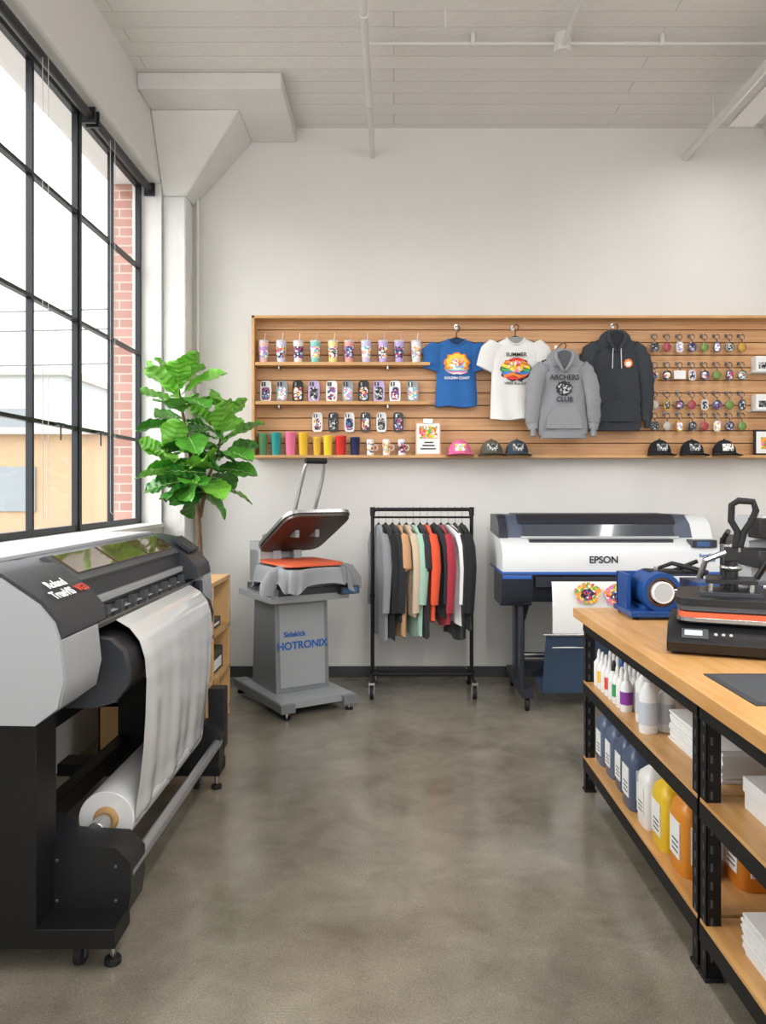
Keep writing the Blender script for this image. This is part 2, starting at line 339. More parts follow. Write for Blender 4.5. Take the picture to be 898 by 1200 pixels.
for px,c,h,r in ((307,'5f8f63',.17,.039),(323,'2e9c98',.175,.04),(340,'ee7da4',.18,.043),(355,'f0c23c',.175,.04),(371,'e6b93c',.14,.032),(384,'efd23a',.15,.038),(399,'d8322e',.15,.043),(416,'1f2a52',.14,.038)):
    x=(px-462)/150; m=M('cup_'+c,c,.3)
    b.lathe([(r*.8,0),(r*.84,.008),(r,h-.012),(r*1.03,h-.01),(r*1.03,h),(r*.9,h+.004)],(x,6.035,SB),m,22)
for px,g in ((434,gB),(453,gY),(471,gC)):
    x=(px-462)/150; b.lathe([(.028,0),(.03,.12),(.026,.125)],(x,6.03,SB),white,20); b.lathe([(.0292,.02),(.0305,.1)],(x,6.03,SB),g,20)
    b.torus((x+.036,6.03,SB+.06),.022,.004,white,'y',16,6)
b.build()
b=B('clipboard_sign'); x=(502-462)/150
T=Matrix.Translation((x,5.998,SB))@Matrix.Rotation(-.1,4,'X')
b.box(-.1,.1,0,.008,0,.27,oak2,T=T); b.box(-.09,.09,-.003,0,.01,.25,paper,T=T); b.box(-.07,.07,-.005,-.003,.13,.23,gR,T=T)
for k in range(3): b.box(-.06+k*.015,.06-k*.01,-.005,-.003,.045+k*.025,.055+k*.025,ink,T=T)
b.box(-.035,.035,-.012,0,.25,.285,steel,T=T); b.build(.001)
# ------------------------------------------------------------------ garments on display
PC={k:M('ink_'+k,v,.7) for k,v in dict(red='d8322f',orange='ee7f2a',yellow='f6cf3e',green='4aa557',blue='3a78c4',pink='e87fae',white='efeeea',dark='25262b',teal='58b7c4').items()}
def tee(name,cx,cy,zt,W,H,mat,prints=(),hood=False,inner='222226',words=()):
    b=B(name,(cx,cy,zt)); P=2.4; n=44
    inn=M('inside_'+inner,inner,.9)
    prof=[(0,.07,.022),(-.012,.1,.026),(-.035,.15,.032),(-.06,W*.93,.036),(-.09,W*.985,.038),(-.2,W*.93,.04),(-.32,W*.95,.04),(-H*.75,W*.98,.042),(-H+.03,W*1.0,.044),(-H,W*1.0,.042)]
    pf=[]
    for a,c in zip(prof[:-1],prof[1:]):
        k=max(1,int(abs(c[0]-a[0])/.02))
        for j in range(k):
            t=j/k; pf.append(tuple(a[q]+(c[q]-a[q])*t for q in range(3)))
    pf.append(prof[-1])
    def hw(z):
        for a,c in zip(prof[:-1],prof[1:]):
            if c[0]<=z<=a[0]:
                t=(z-a[0])/(c[0]-a[0]); return a[1]+(c[1]-a[1])*t,a[2]+(c[2]-a[2])*t
        return prof[-1][1:]
    sd=cx*7
    def fold(x,z): 
        return .007*math.sin(x*38+z*6+sd)*min(1,-z/.3)+.013*noise.noise(Vector((x*9+sd,0,z*6)))+.005*noise.noise(Vector((x*24+z*15+sd,1,z*10)))
    secs=[]
    for z,w,d in pf:
        s_=[]
        for k in range(n):
            a=2*pi*k/n; c=math.cos(a); q=math.sin(a)
            x=w*math.copysign(abs(c)**(2/P),c); y=d*math.copysign(abs(q)**(2/P),q)
            s_.append((x,y+(fold(x,z) if y<0 else 0),z+(.006*math.sin(x*25+sd) if z<=-H+.031 else 0)))
        secs.append(s_)
    b.loft(secs,mat)
    def front(x,z):
        w,d=hw(z); t=min(.999,abs(x/w)); return -d*(1-t**P)**(1/P)+fold(x,z)
    if not hood:
        def nl(u,v):
            x=-.068+.136*u; zb=-.055*math.sin(pi*u)**.7; z=.006*math.sin(pi*u)+(zb-.006*math.sin(pi*u))*v
            return (x,front(x,z if z<0 else -.001)-.006,z)
        b.grid(nl,12,4,inn)
        b.tube([(-.07+.14*k/14,front(-.07+.14*k/14,-.001-.055*math.sin(pi*k/14)**.7)-.007,-.055*math.sin(pi*k/14)**.7+.002) for k in range(15)],.006,mat,8)
        for sx in (-1,1):
            R0=[(.135*sx,-.04,.07),(.19*sx,-.1,.082),(W*1.1*sx,-.17,.08),(W*1.2*sx,-.24,.076)]
            secs=[]
            ax=Vector((W*1.2-.135,0,-.2)).normalized(); per=Vector((-ax.z,0,ax.x))
            for (x,z,r) in R0:
                s_=[]
                for k in range(20):
                    a=2*pi*k/20; o=per*math.cos(a)*r; s_.append((x+o.x*sx,math.sin(a)*.026-.004,z+o.z))
                secs.append(s_)
            b.loft(secs,mat)
    else:
        for sx in (-1,1):
            path=[(.14*sx,-.07),(W*.93*sx,-.11),(W*1.1*sx,-.2),(W*1.2*sx,-.34),(W*1.24*sx,-.48),(W*1.22*sx,-H*.86),(W*1.2*sx,-H*.94)]
            rad=[.055,.066,.064,.058,.052,.046,.034]
            pts=[(x,-.012+.012*math.sin(i*1.7),z) for i,(x,z) in enumerate(path)]
            PP=[];RRr=[]
            for i in range(len(pts)-1):
                for k in range(4):
                    t=k/4; PP.append(tuple(pts[i][q]*(1-t)+pts[i+1][q]*t for q in range(3))); RRr.append((rad[i]*(1-t)+rad[i+1]*t)*(1+.07*math.sin(i*9+k*2.1)))
            PP.append(pts[-1]); RRr.append(rad[-1])
            b.tube(PP,RRr,mat,16,flat=.62)
            e=pts[-1]; b.tube([(e[0],e[1],e[2]+.005),(e[0],e[1],e[2]-.05)],.033,mat,14,flat=.65)
        b.loft([[(x*.97,y*1.08,z) for x,y,z in RR(0,0,zz,W*.98,.043,2.4,36)] for zz in (-H+.02,-H-.03)],mat)
        secs=[]
        for w,d,zz in ((.125,.045,-.075),(.13,.055,-.03),(.115,.05,.015),(.085,.042,.045),(.05,.03,.058)):
            secs.append(RR(0,-.005,zz,w,d,2.2,28))
        b.loft(secs,mat)
        b.grid(lambda u,v:((-.055+.11*u)*(1-.75*v),-.062+.004*v,.03*math.sin(pi*u)**.5*(1-v)+.012-.11*v),10,6,inn)
        for sx in (-1,1):
            b.tube([(.06*sx,-.05,.035),(.068*sx,-.062,-.01),(.045*sx,-.066,-.06),(.008*sx,-.06,-.115)],[.012,.017,.016,.008],mat,10)
            b.tube([(.03*sx,-.07,-.07),(.032*sx,-.064,-.12),(.036*sx,-.062,-.19 if name[0]=='g' else -.25)],.0035,M('drawstring_'+name[:4],'d8d8d6' if name[0]=='c' else '7b7d81',.8),6)
        b.prism([(-.13,-H+.04),(.13,-H+.04),(.13,-H+.12),(.085,-H+.2),(-.085,-H+.2),(-.13,-H+.12)],'y',-.06,-.03,mat)
    for q in prints:
        kind,mt,cx_,cz_,rx,rz_,ly=q; off=.008+.0014*ly
        if kind=='disk':
            def g(u,v):
                a=2*pi*u; rr=v*(1+.07*math.sin(9*a)+.04*math.sin(14*a+1)) ; x=cx_+rx*rr*math.cos(a); z=cz_+rz_*rr*math.sin(a)
                return (x,front(x,z)-off,z)
            b.grid(g,44,6,mt)
        else:
            nb=len(mt)
            for i,mm in enumerate(mt):
                t0=1-2*i/nb; t1=1-2*(i+1)/nb
                def g(u,v):
                    t=t0+(t1-t0)*v; hx=rx*math.sqrt(max(0.0,1-t*t*.96)); x=cx_+hx*(2*u-1); z=cz_+rz_*(t+.1*math.sin(u*9+i))
                    return (x,front(x,z)-off,z)
                b.grid(g,20,2,mm)
    b.tube([(0,0,-.02),(0,0,.055),(.02,0,.07),(.028,0,.09),(.012,0,.108),(-.01,0,.104)],.004,ink,8)
    b.tube([(-.16,0,-.035),(0,0,.015),(.16,0,-.035)],.007,ink,8)
    b.cyl((0,.0,.108),(0,6.097-cy,.108),.006,steel,n=8); b.box(-.012,.012,6.09-cy,6.097-cy,.09,.13,steel)
    o=b.build()
    for i,(t,z,s,m) in enumerate(words): txt(o,'print_text_%d'%i,t,(0,-.066 if hood else -.058,z),(pi/2,0,0),s,m)
    return o
blueF=M('blue_cotton','2464a8',.9,0,.3,350,.06,8,sheen=.2); whiteF=M('white_cotton','e2e1df',.9,0,.3,350); greyF=M('heather_grey_fleece','8c8e92',.95,0,.3,300,.12,160); darkF=M('charcoal_fleece','35393f',.95,0,.3,300,.1,120)
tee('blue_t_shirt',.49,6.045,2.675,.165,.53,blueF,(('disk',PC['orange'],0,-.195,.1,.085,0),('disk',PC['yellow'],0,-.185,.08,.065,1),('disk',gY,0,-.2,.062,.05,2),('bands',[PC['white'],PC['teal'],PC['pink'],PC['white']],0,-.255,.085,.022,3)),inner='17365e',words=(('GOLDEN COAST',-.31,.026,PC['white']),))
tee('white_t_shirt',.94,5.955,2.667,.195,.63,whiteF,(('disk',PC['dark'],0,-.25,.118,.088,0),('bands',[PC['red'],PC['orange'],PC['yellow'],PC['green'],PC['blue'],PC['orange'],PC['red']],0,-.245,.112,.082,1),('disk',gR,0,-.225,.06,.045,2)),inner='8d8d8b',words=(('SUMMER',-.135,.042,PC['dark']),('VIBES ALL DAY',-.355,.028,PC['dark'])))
tee('charcoal_hoodie',1.73,6.02,2.685,.205,.7,darkF,(('disk',PC['orange'],.095,-.205,.034,.034,0),('disk',PC['white'],.095,-.21,.022,.02,1)),hood=True,inner='22242a')
tee('grey_hoodie',1.285,5.85,2.505,.19,.59,greyF,(('disk',PC['dark'],0,-.245,.06,.055,0),('disk',gM,0,-.245,.05,.045,1)),hood=True,inner='55575b',words=(('ARCHERS',-.165,.052,PC['dark']),('CLUB',-.33,.05,PC['dark'])))
# caps
def cap(x,y,z,c,patch=None,c2=None):
    b=B('baseball_cap',(x,y,z)); m=M('cap_'+c,c,.9,0,.2,300)
    b.ell((0,0,.022),(.088,.082,.098),m,24,10,half=True); b.ell((0,0,.122),(.009,.009,.006),m,10,6)
    b.cyl((0,0,0),(0,0,.024),.088,m,n=28)
    def brim(u,v):
        a=-pi+pi*u; r=.085+ .062*v*math.sin(pi*u)**.5; x_=r*math.cos(a)*(1 if v<.5 else .98); y_=r*math.sin(a)*1.0-.03*v*math.sin(pi*u)
        return (x_,y_,.016-.012*v*(1)-.3*max(0,abs(x_)-.03)*v*.3)
    mb=M('cap_'+(c2 or c),c2 or c,.9)
    b.grid(brim,20,4,mb); b.grid(lambda u,v:tuple(Vector(brim(u,v))+Vector((0,0,-.004))),20,4,mb)
    if patch:
        b.grid(lambda u,v:((-.042+.084*u),-.0835*math.cos((u-.5)*.95)*math.cos(v*.62)-.002 ,.03+.055*v),10,4,patch)
    return b.build()
cap((539-462)/150,6.0,SB,'e0679a',gY); cap((576-462)/150,6.0,SB,'5a5648',gM,'4b4538'); cap((606-462)/150,6.0,SB,'3a4350',gM)
lp=graphic('cap_patch',['e8e6e2','e8e6e2','1c1c20','e8e6e2'],90)
for px,p in ((773,gM),(811,gM),(849,lp)): cap((px-462)/150,6.0,SB,'16171b',p)
# keychains
b=B('keychain_display'); kc=['2e3036','5d3f8f','b9b2a6','a23c44','6d8a3e','c0922f','cfcfcf','484c55']; dsteel=M('dark_steel','7c7d80',.25,1)
for r,(py) in enumerate((394,427,462,487)):
    for i in range(8):
        px=769+14.7*i; x=(px-462)/150; zt=1.5+(573-py)/150+.02
        b.cyl((x,6.1,zt),(x,6.02,zt),.004,ink,n=6); b.box(x-.01,x+.01,6.09,6.098,zt-.015,zt+.015,dsteel)
        b.torus((x,6.03,zt-.02),.02,.0032,dsteel,'y',16,6)
        for k in range(2): b.torus((x,6.03,zt-.045-.012*k),.006,.002,dsteel,'y' if k else 'x',8,4)
        m=M('charm_%s'%kc[(i*3+r*5)%8],kc[(i*3+r*5)%8],.3); k=(i*2+r)%3; zc=zt-.1
        if r==1 and i==2: b.box(x-.045,x+.045,6.02,6.035,zc-.03,zc+.035,white)
        elif k==0:
            b.cyl((x,6.036,zc),(x,6.028,zc),.037,m,n=24); b.torus((x,6.029,zc),.035,.0045,dsteel,'y',20,6); b.cyl((x,6.028,zc),(x,6.026,zc),.024,(gM,gB,gC)[i%3],n=20)
        elif k==1:
            b.loft([[(p[0]+x,q,p[1]+zc) for p in [(v[0],v[1]) for v in RR(0,0,0,.028,.042,3)]] for q in (6.024,6.034)],m,smooth=False); b.loft([[(p[0]+x,q,p[1]+zc) for p in [(v[0],v[1]) for v in RR(0,0,0,.02,.032,3)]] for q in (6.022,6.024)],(gC,gM,gA)[i%3],smooth=False)
        else: b.ell((x,6.03,zc),(.031,.01,.036),m,16,8); b.torus((x,6.03,zc),.033,.003,dsteel,'y',18,5)
b.build()
b=B('boxed_gift_set')
for z in (2.42,2.12):
    b.box(2.83,3.05,6.0,6.09,z,z+.12,white); b.box(2.85,3.03,5.998,6.0,z+.02,z+.07,gM); b.box(2.8,3.1,5.99,6.095,z-.012,z,lid)
b.build(.003)
b=B('framed_print'); b.box(2.82,3.02,6.01,6.03,SB,SB+.2,ink); b.box(2.835,3.005,6.007,6.01,SB+.015,SB+.185,paper); b.box(2.87,2.97,6.005,6.007,SB+.05,SB+.14,gR); b.build(.002)
# ------------------------------------------------------------------ garment rack
b=B('garment_rack'); y=5.7; xa,xb=-.16,.575
b.tube([(xa,y,.13),(xa,y,1.32),(xa+.025,y,1.348),(xb-.025,y,1.348),(xb,y,1.32),(xb,y,.13)],.014,blackm,12)
b.cyl((xa-.0,y,1.29),(xb,y,1.29),.008,blackm,n=10)
for x in (xa,xb):
    b.cyl((x,5.46,.12),(x,5.94,.12),.014,blackm,n=12)
    for yy in (5.48,5.92): caster(b,x,yy,rubber,steel,.045,.12)
    b.cyl((x,y,1.3),(x,y,1.365),.019,blackm,n=12); b.cyl((x,y,.1),(x,y,.16),.02,blackm,n=12); b.cyl((x,y,.7),(x,y,.72),.018,blackm,n=12)
for yy in (5.64,5.76): b.cyl((xa,yy,.14),(xb,yy,.14),.011,blackm,n=10)
b.build()
cl=['8e9297','1c1d20','232428','c79a72','c9b79c','9fc4b2','2a2b2e','e4532f','1d1d22','a32c3c','dcdcdc','17181c','141519']
b=B('hanging_shirts')
for i,c in enumerate(cl):
    x=-.115+i*.0515; ang=math.radians(16+random.uniform(-6,8)); L_=random.uniform(.64,.76) if i not in (3,5,6) else .8
    if i in (0,1,11): L_=.82
    m=M('cloth_'+c,c,.92,0,.25,300,sheen=.2)
    T=Matrix.Translation((x,5.7,0))@Matrix.Rotation(ang,4,'Z')
    z0_=1.235; secs=[]; sd=i*3.3
    for z,w,d in ((0,.06,.012),(-.03,.13,.018),(-.07,.2,.02),(-.1,.212,.021),(-.18,.2,.022),(-.25,.196,.023),(-.33,.198,.023),(-.4,.2,.024),(-.48,.2,.025),(-.55,.205,.026),(-L_+.04,.206,.026),(-L_,.21,.026)):
        s_=[]
        for k in range(40):
            a=2*pi*k/40; yy=w*math.cos(a); xx=(d+(.009*math.sin(5*a+sd)+.006*math.sin(9*a+z*5+sd))*min(1,-z*3))*math.copysign(abs(math.sin(a))**.7,math.sin(a))+.006*math.sin(z*7+sd)
            s_.append((xx,yy,z0_+z+ (.012*math.sin(3*a+sd) if z==-L_ else 0)))
        secs.append(s_)
    b.loft(secs,m,T=T)
    ln=.56 if i%3 else .3
    if i in (0,1,2,4,9,11,12): ln=.62
    for sy in (-1,1):
        b.tube([(0,.17*sy,z0_-.07),(.004,.222*sy,z0_-.15),(.01,.235*sy,z0_-.3),(-.004,.232*sy,z0_-ln)],[.024,.027,.027,.022],m,12,T=T,flat=1.3)
    b.tube([(0,0,z0_-.01),(0,0,z0_+.07),(0,.0,1.362),(0,.008,1.3685),(0,.022,1.368),(0,.026,1.35)],.0025,steel,6,T=Matrix.Translation((x,5.7,0)))
    b.tube([(0,-.17,z0_-.05),(0,0,z0_+.012),(0,.17,z0_-.05)],.006,ink,8,T=T)
b.build()
# ------------------------------------------------------------------ standing heat press
b=B('standing_heat_press',(-.72,5.46,0),math.radians(32))
gm=M('press_grey_paint','888c8f',.36,.5); gm2=M('press_light_panel','a5a9ac',.34,.35); orange=M('silicone_orange','d9603a',.6); gcl=M('grey_shirt_on_press','8b8d90',.95,0,.3,250)
for x in (-.23,.23): b.box(x-.05,x+.05,-.44,.44,.045,.1,gm)
b.box(-.27,.27,-.4,.3,.06,.105,gm2)
for x in (-.23,.23):
    for y in (-.41,.41): b.cyl((x,y,0),(x,y,.012),.028,rubber,n=14); b.cyl((x,y,.01),(x,y,.06),.01,steel,n=8)
b.prism([(-.17,.105),(.26,.105),(.22,.74),(-.14,.74)],'x',-.2,.2,gm)
b.prism([(-.175,.14),(-.168,.14),(-.14,.7),(-.147,.7)],'x',-.17,.17,gm2)
b.box(-.29,.29,-.3,.3,.74,.785,gm2); b.box(-.24,.24,-.3,.26,.785,.83,dgrey)
b.box(.2,.34,-.36,-.24,.775,.83,dgrey); b.box(.22,.32,-.363,-.36,.785,.82,M('control_blue','3a6ea5',.4)); b.box(-.1,.1,-.28,.12,.83,.93,gm)
hx0,hy0,yc=.235,.285,-.13
b.loft([RR(0,yc,z,hx,hy,7,40) for z,hx,hy in ((.93,hx0-.02,hy0-.02),(.965,hx0-.01,hy0-.01))],steel,smooth=False)
secs=[]
for j,(z,e) in enumerate(((.966,0),(.972,.012),(.955,.022),(.92,.028),(.875,.03),(.84,.04))):
    s_=[]
    for k in range(96):
        a=2*pi*k/96; p=5; c=math.cos(a); q=math.sin(a)
        wv=1+(.045*math.sin(9*a+1)+.03*math.sin(17*a)+.015*math.sin(29*a+j*.5))*(j/5)
        s_.append(((hx0+e)*wv*math.copysign(abs(c)**(2/p),c),yc+(hy0+e)*wv*math.copysign(abs(q)**(2/p),q),z+(.03*math.sin(4*a+.6)+.015*math.sin(11*a))*(j/5)))
    secs.append(s_)
b.loft(secs,gcl)
for sx,y0 in ((1,-.26),(-1,-.3)):
    b.tube([(.2*sx,y0,.95),(.29*sx,y0-.02,.92),(.325*sx,y0-.03,.86),(.33*sx,y0-.03,.8)],[.05,.062,.066,.06],gcl,14,flat=.5)
    b.tube([(.33*sx,y0-.03,.802),(.33*sx,y0-.03,.798)],[.045,.045],M('inside_222226','222226',.9),14,flat=.4)
b.loft([RR(0,yc,z,hx0-.015,hy0-.015,7,40) for z in (.984,1.0)],orange,smooth=False)
T=Matrix.Translation((.01,.12,1.045))@Matrix.Rotation(math.radians(-26),4,'X')
b.loft([[(x,y-.32,z) for x,y,z in RR(0,0,zz,.235,.31,7,40)] for zz in (0,.022)],M('platen_underside','4f4844',.35,.7),smooth=False,T=T)
b.loft([[(x,y-.32,z) for x,y,z in RR(0,0,zz,.245,.32,7,40)] for zz in (.022,.045)],steel,smooth=False,T=T)
b.box(-.17,.17,-.52,-.12,.045,.075,char,T=T)
b.box(-.06,.06,-.4,.08,.06,.1,gm2,T=T)
for s_ in (-1,1): b.prism([(.06,.83),(.3,.83),(.3,1.16),(.22,1.18),(.1,1.1),(.08,.95)],'x',min(s_*.05,s_*.11),max(s_*.05,s_*.11),gm2)
b.box(-.19,-.04,.14,.34,.83,1.12,lgrey); b.box(-.19,.15,.17,.34,.83,1.06,lgrey); b.cyl((-.16,.13,1.09),(.16,.13,1.09),.022,steel)
hl=[(-.075,-.17,1.27),(-.075,-.2,1.36),(-.075,-.31,1.56),(-.07,-.35,1.65),(-.055,-.37,1.685),(.055,-.37,1.685),(.07,-.35,1.65),(.075,-.31,1.56),(.075,-.2,1.36),(.075,-.17,1.27)]
b.tube(hl,.013,M('handle_silver','b4b6b8',.3,.6),12); b.cyl((-.075,-.37,1.688),(.075,-.37,1.688),.02,rubber); b.cyl((-.1,-.17,1.28),(.1,-.17,1.28),.018,steel)
b.box(-.09,-.06,-.24,-.1,1.17,1.3,gm2); b.box(.06,.09,-.24,-.1,1.17,1.3,gm2)
hp=b.build(.005)
tb=M('logo_blue','1c5aa6',.5)
txt(hp,'press_logo','HOTRONIX',(0,-.165,.42),(pi/2-.05,0,0),.072,tb); txt(hp,'press_logo_small','Sidekick',(-.06,-.162,.5),(pi/2-.05,0,0),.05,tb)
# ------------------------------------------------------------------ wide format printer by back wall
b=B('wide_format_printer'); pw=M('printer_white','d3d5d7',.35); pd=M('printer_dark','262a33',.35); pb=M('printer_blue','2f5fae',.35); glassd=M('smoked_lid','3b4048',.12,0,coat=.5)
X0,X1=.74,2.24
b.prism([(5.3,.72),(5.26,.8),(5.26,.92),(5.9,.92),(5.9,.72)],'x',X0+.04,X1-.04,pd)
b.prism([(5.24,.93),(5.24,1.06),(5.28,1.11),(5.42,1.16),(5.92,1.18),(5.92,.93)],'x',X0,X1,pw)
b.box(X0-.002,X1+.002,5.234,5.9,.915,.935,pb)
b.prism([(5.4,1.15),(5.45,1.25),(5.55,1.31),(5.9,1.31),(5.92,1.18)],'x',X0,X0+.06,pd); b.prism([(5.4,1.15),(5.45,1.25),(5.55,1.31),(5.9,1.31),(5.92,1.18)],'x',X1-.14,X1,pw)
b.prism([(5.41,1.155),(5.46,1.25),(5.56,1.31),(5.9,1.31),(5.92,1.18)],'x',X0+.04,X1-.1,M('printer_navy_grey','4c5464',.35))
b.prism([(5.385,1.15),(5.437,1.25),(5.457,1.25),(5.42,1.15)],'x',X0+.17,X1-.27,glassd)
b.prism([(5.45,1.257),(5.55,1.318),(5.88,1.318),(5.88,1.25)],'x',X0+.14,X1-.24,pd)
b.box(X0+.15,X1-.24,5.385,5.4,1.15,1.168,lgrey); b.box(X0+.2,X1-.3,5.33,5.4,1.12,1.15,pd)
b.box(X1-.2,X1-.03,5.25,5.36,1.1,1.15,pd); b.box(X1-.17,X1-.08,5.245,5.25,1.105,1.14,M('lcd','3c5a8a',.2))
for xa_,xb_ in ((X0-.01,X0+.2),(X1-.42,X1+.01)):
    b.prism([(5.2,.78),(5.2,.92),(5.6,.92),(5.6,.7),(5.26,.7)],'x',xa_,xb_,pd)
b.box(X0-.005,X0+.19,5.19,5.2,.89,.915,pb)
b.box(X1-.4,X1,5.19,5.2,.8,.91,pw); b.box(X1-.4,X1,5.186,5.19,.85,.87,pb)
for k in range(3): b.box(X1-.36+k*.12,X1-.28+k*.12,5.184,5.19,.81,.84,pd)
b.box(X0+.22,X1-.44,5.22,5.3,.83,.9,pd)
for x in (X0+.16,X1-.16):
    b.box(x-.035,x+.035,5.5,5.62,.1,.74,pd); b.box(x-.04,x+.04,5.17,5.9,.09,.15,pd); b.prism([(5.2,.72),(5.62,.72),(5.62,.5),(5.5,.5)],'x',x-.02,x+.02,pd)
    for yy in (5.2,5.86): caster(b,x,yy,rubber,dgrey,.04,.1)
    b.box(x-.05,x-.03,5.17,5.26,.15,.7,pd)
b.cyl((X0+.16,5.56,.3),(X1-.16,5.56,.3),.02,steel); b.box(X0+.16,X1-.16,5.54,5.6,.2,.26,pd)
def ppr(u,v):
    x=X0+.33+.62*u
    y=5.215-.045*math.sin(min(1,v*1.6)*pi/2)+.02*v; z=.895-.47*v
    if v<.12: y=5.26-.05*(v/.12); z=.9
    return (x,y,z)
b.grid(ppr,8,16,paper)
for cx_,cz_ in ((1.3,.8),(1.5,.79)):
    b.grid(lambda u,v:(cx_+(.085*v*(1+.12*math.sin(5*2*pi*u)))*math.cos(2*pi*u),5.158,cz_+.075*v*math.sin(2*pi*u)),24,3,gR)
    b.grid(lambda u,v:(cx_+(.045*v*(1+.12*math.sin(6*2*pi*u)))*math.cos(2*pi*u),5.156,cz_-.01+.04*v*math.sin(2*pi*u)),24,3,gC)
bc=M('basket_navy_cloth','384a62',.85,0,.2,80)
def bask(u,v):
    x=X0+.28+.9*u; y=5.15+.12*v+.02*math.sin(v*pi); z=.52-.42*v+.012*math.sin(u*9)*math.sin(v*pi); return (x,y,z)
b.grid(bask,14,14,bc); b.grid(lambda u,v:(X0+.28+.9*u,5.27+.5*v,.1-.0*v+.05*v),8,6,bc)
b.cyl((X0+.26,5.15,.52),(X0+1.2,5.15,.52),.01,steel,n=10)
ep=b.build(.006)
txt(ep,'printer_logo','EPSON',(1.43,5.236,1.015),(pi/2,0,0),.065,M('logo_dark','20242c',.5)); txt(ep,'printer_model_text','SureColor\nF6370',(X1-.09,5.236,1.03),(pi/2,0,0),.032,tb)
# ------------------------------------------------------------------ large roll printer (left)
b=B('roll_fed_printer'); Y0,Y1=2.2,4.0
shell=[(-1.62,1.05),(-1.62,1.265),(-1.22,1.27),(-1.13,1.255),(-1.01,1.175),(-.965,1.12),(-.955,1.07),(-1.05,1.05)]
b.prism(shell,'y',Y0+.012,2.55,char); b.prism(shell,'y',3.74,Y1,char)
sil=[(-1.62,.83),(-1.62,1.255),(-1.22,1.262),(-1.13,1.243),(-1.02,1.168),(-.975,1.115),(-.96,1.07),(-.948,.95),(-.965,.87),(-1.03,.82)]
b.prism(sil,'y',Y0,Y0+.012,silver); b.prism(sil,'y',Y1,Y1+.012,silver)
low=[(-1.62,.83),(-1.62,1.05),(-.957,1.065),(-.945,.95),(-.962,.87),(-1.03,.82)]
b.prism(low,'y',Y0+.012,2.48,silver); b.prism(low,'y',3.86,Y1,silver)
mid=[(-1.62,.83),(-1.62,1.265),(-1.22,1.27),(-1.17,1.26),(-1.06,1.19),(-1.045,1.09),(-1.1,1.06),(-1.1,.83)]
b.prism(mid,'y',2.48,3.86,char)
glass_refl=M('glass_painted_reflection','5a4630',.06,0,coat=1)  # yellowish reflection painted in as the glass colour
b.prism([(-1.185,1.268),(-1.165,1.275),(-1.045,1.195),(-1.055,1.18)],'y',2.56,3.73,dgrey)
for k in range(3): b.prism([(-1.165,1.27),(-1.155,1.276),(-1.068,1.218),(-1.078,1.208)],'y',2.6+k*.375,2.95+k*.375,glass_refl)
b.box(-1.05,-1.03,2.5,3.84,1.1,1.125,silver)
b.box(-1.13,-.99,2.5,3.84,1.03,1.05,steel)
for k in range(9): b.box(-1.05,-1.02,2.6+k*.14,2.63+k*.14,1.05,1.085,dgrey)
b.box(-1.58,-1.25,2.3,3.95,1.265,1.282,lgrey)
b.prism([(-1.1,1.25),(-1.09,1.262),(-1.0,1.2),(-1.01,1.185)],'y',3.78,3.94,pd)
b.box(-.985,-.962,3.8,3.92,.98,1.04,pd)
ap=[(-1.1,.99),(-1.03,1.0),(-.96,.985),(-.915,.945),(-.9,.89),(-.905,.84),(-.94,.79),(-1.0,.77),(-1.1,.77)]
b.prism(ap,'y',2.6,3.8,black,smooth=True)
b.prism([(x+.008*(1 if x>-1 else 0),z+(.008 if z>.9 else -.004)) for x,z in ap],'y',2.57,2.61,char); b.prism(ap,'y',3.79,3.83,char)
b.box(-1.45,-1.1,2.5,3.86,.77,.84,black)
for y in (2.36,3.78):
    b.box(-1.36,-1.1,y,y+.14,.14,.83,blackm); b.box(-1.66,-.86,y,y+.14,.085,.145,blackm)
    for x in (-1.6,-.99): caster(b,x,y+.07,rubber,dgrey,.038,.088)
    b.cyl((-.89,y+.07,0),(-.89,y+.07,.02),.026,rubber,n=16); b.cyl((-.89,y+.07,.02),(-.89,y+.07,.09),.01,steel,n=8)
for x,z in ((-1.33,.62),(-1.33,.25)): b.box(x-.03,x+.03,2.5,3.78,z-.04,z+.04,blackm)
b.prism([(-1.14,.13),(-.86,.13),(-.85,.2),(-.85,.29),(-.9,.34),(-1.07,.35),(-1.13,.4),(-1.14,.4)],'y',2.48,2.62,black)
for x,z in ((-1.09,.17),(-.9,.17),(-1.09,.3),(-.9,.28)): b.cyl((x,2.478,z),(x,2.482,z),.006,dgrey,n=8)
b.prism([(-1.14,.13),(-.86,.13),(-.85,.29),(-.9,.34),(-1.07,.35),(-1.14,.4)],'y',3.76,3.88,black)
b.box(-.93,-.85,3.84,3.92,.2,.5,black)
b.cyl((-1.02,2.62,.33),(-1.02,3.76,.33),.03,steel); b.cyl((-1.02,2.705,.33),(-1.02,3.715,.33),.04,M('cardboard_core','b08a5c',.8))
film=M('print_film','d6d8d9',.13,0,coat=.7); filmr=M('film_roll','dcdcda',.3,coat=.4)
b.cyl((-1.02,2.72,.33),(-1.02,3.7,.33),.098,filmr,n=48); b.torus((-1.02,2.718,.33),.04,.006,M('cardboard_core','b08a5c'),'y')
fp=[(-1.1,1.056),(-1.04,1.052),(-.99,1.035),(-.94,1.005),(-.905,.96),(-.886,.9),(-.88,.82),(-.884,.7),(-.892,.58),(-.905,.46),(-.918,.38),(-.922,.32),(-.94,.275),(-.975,.245)]
def filmf(u,v):
    t=v*(len(fp)-1); i=min(int(t),len(fp)-2); f=t-i; x=fp[i][0]*(1-f)+fp[i+1][0]*f; z=fp[i][1]*(1-f)+fp[i+1][1]*f
    return (x+(.003*math.sin(u*17)+.0015*math.sin(u*41+z*4))*min(1,max(0,(1.0-z))*3),2.73+.99*u,z)
b.grid(filmf,36,52,film)
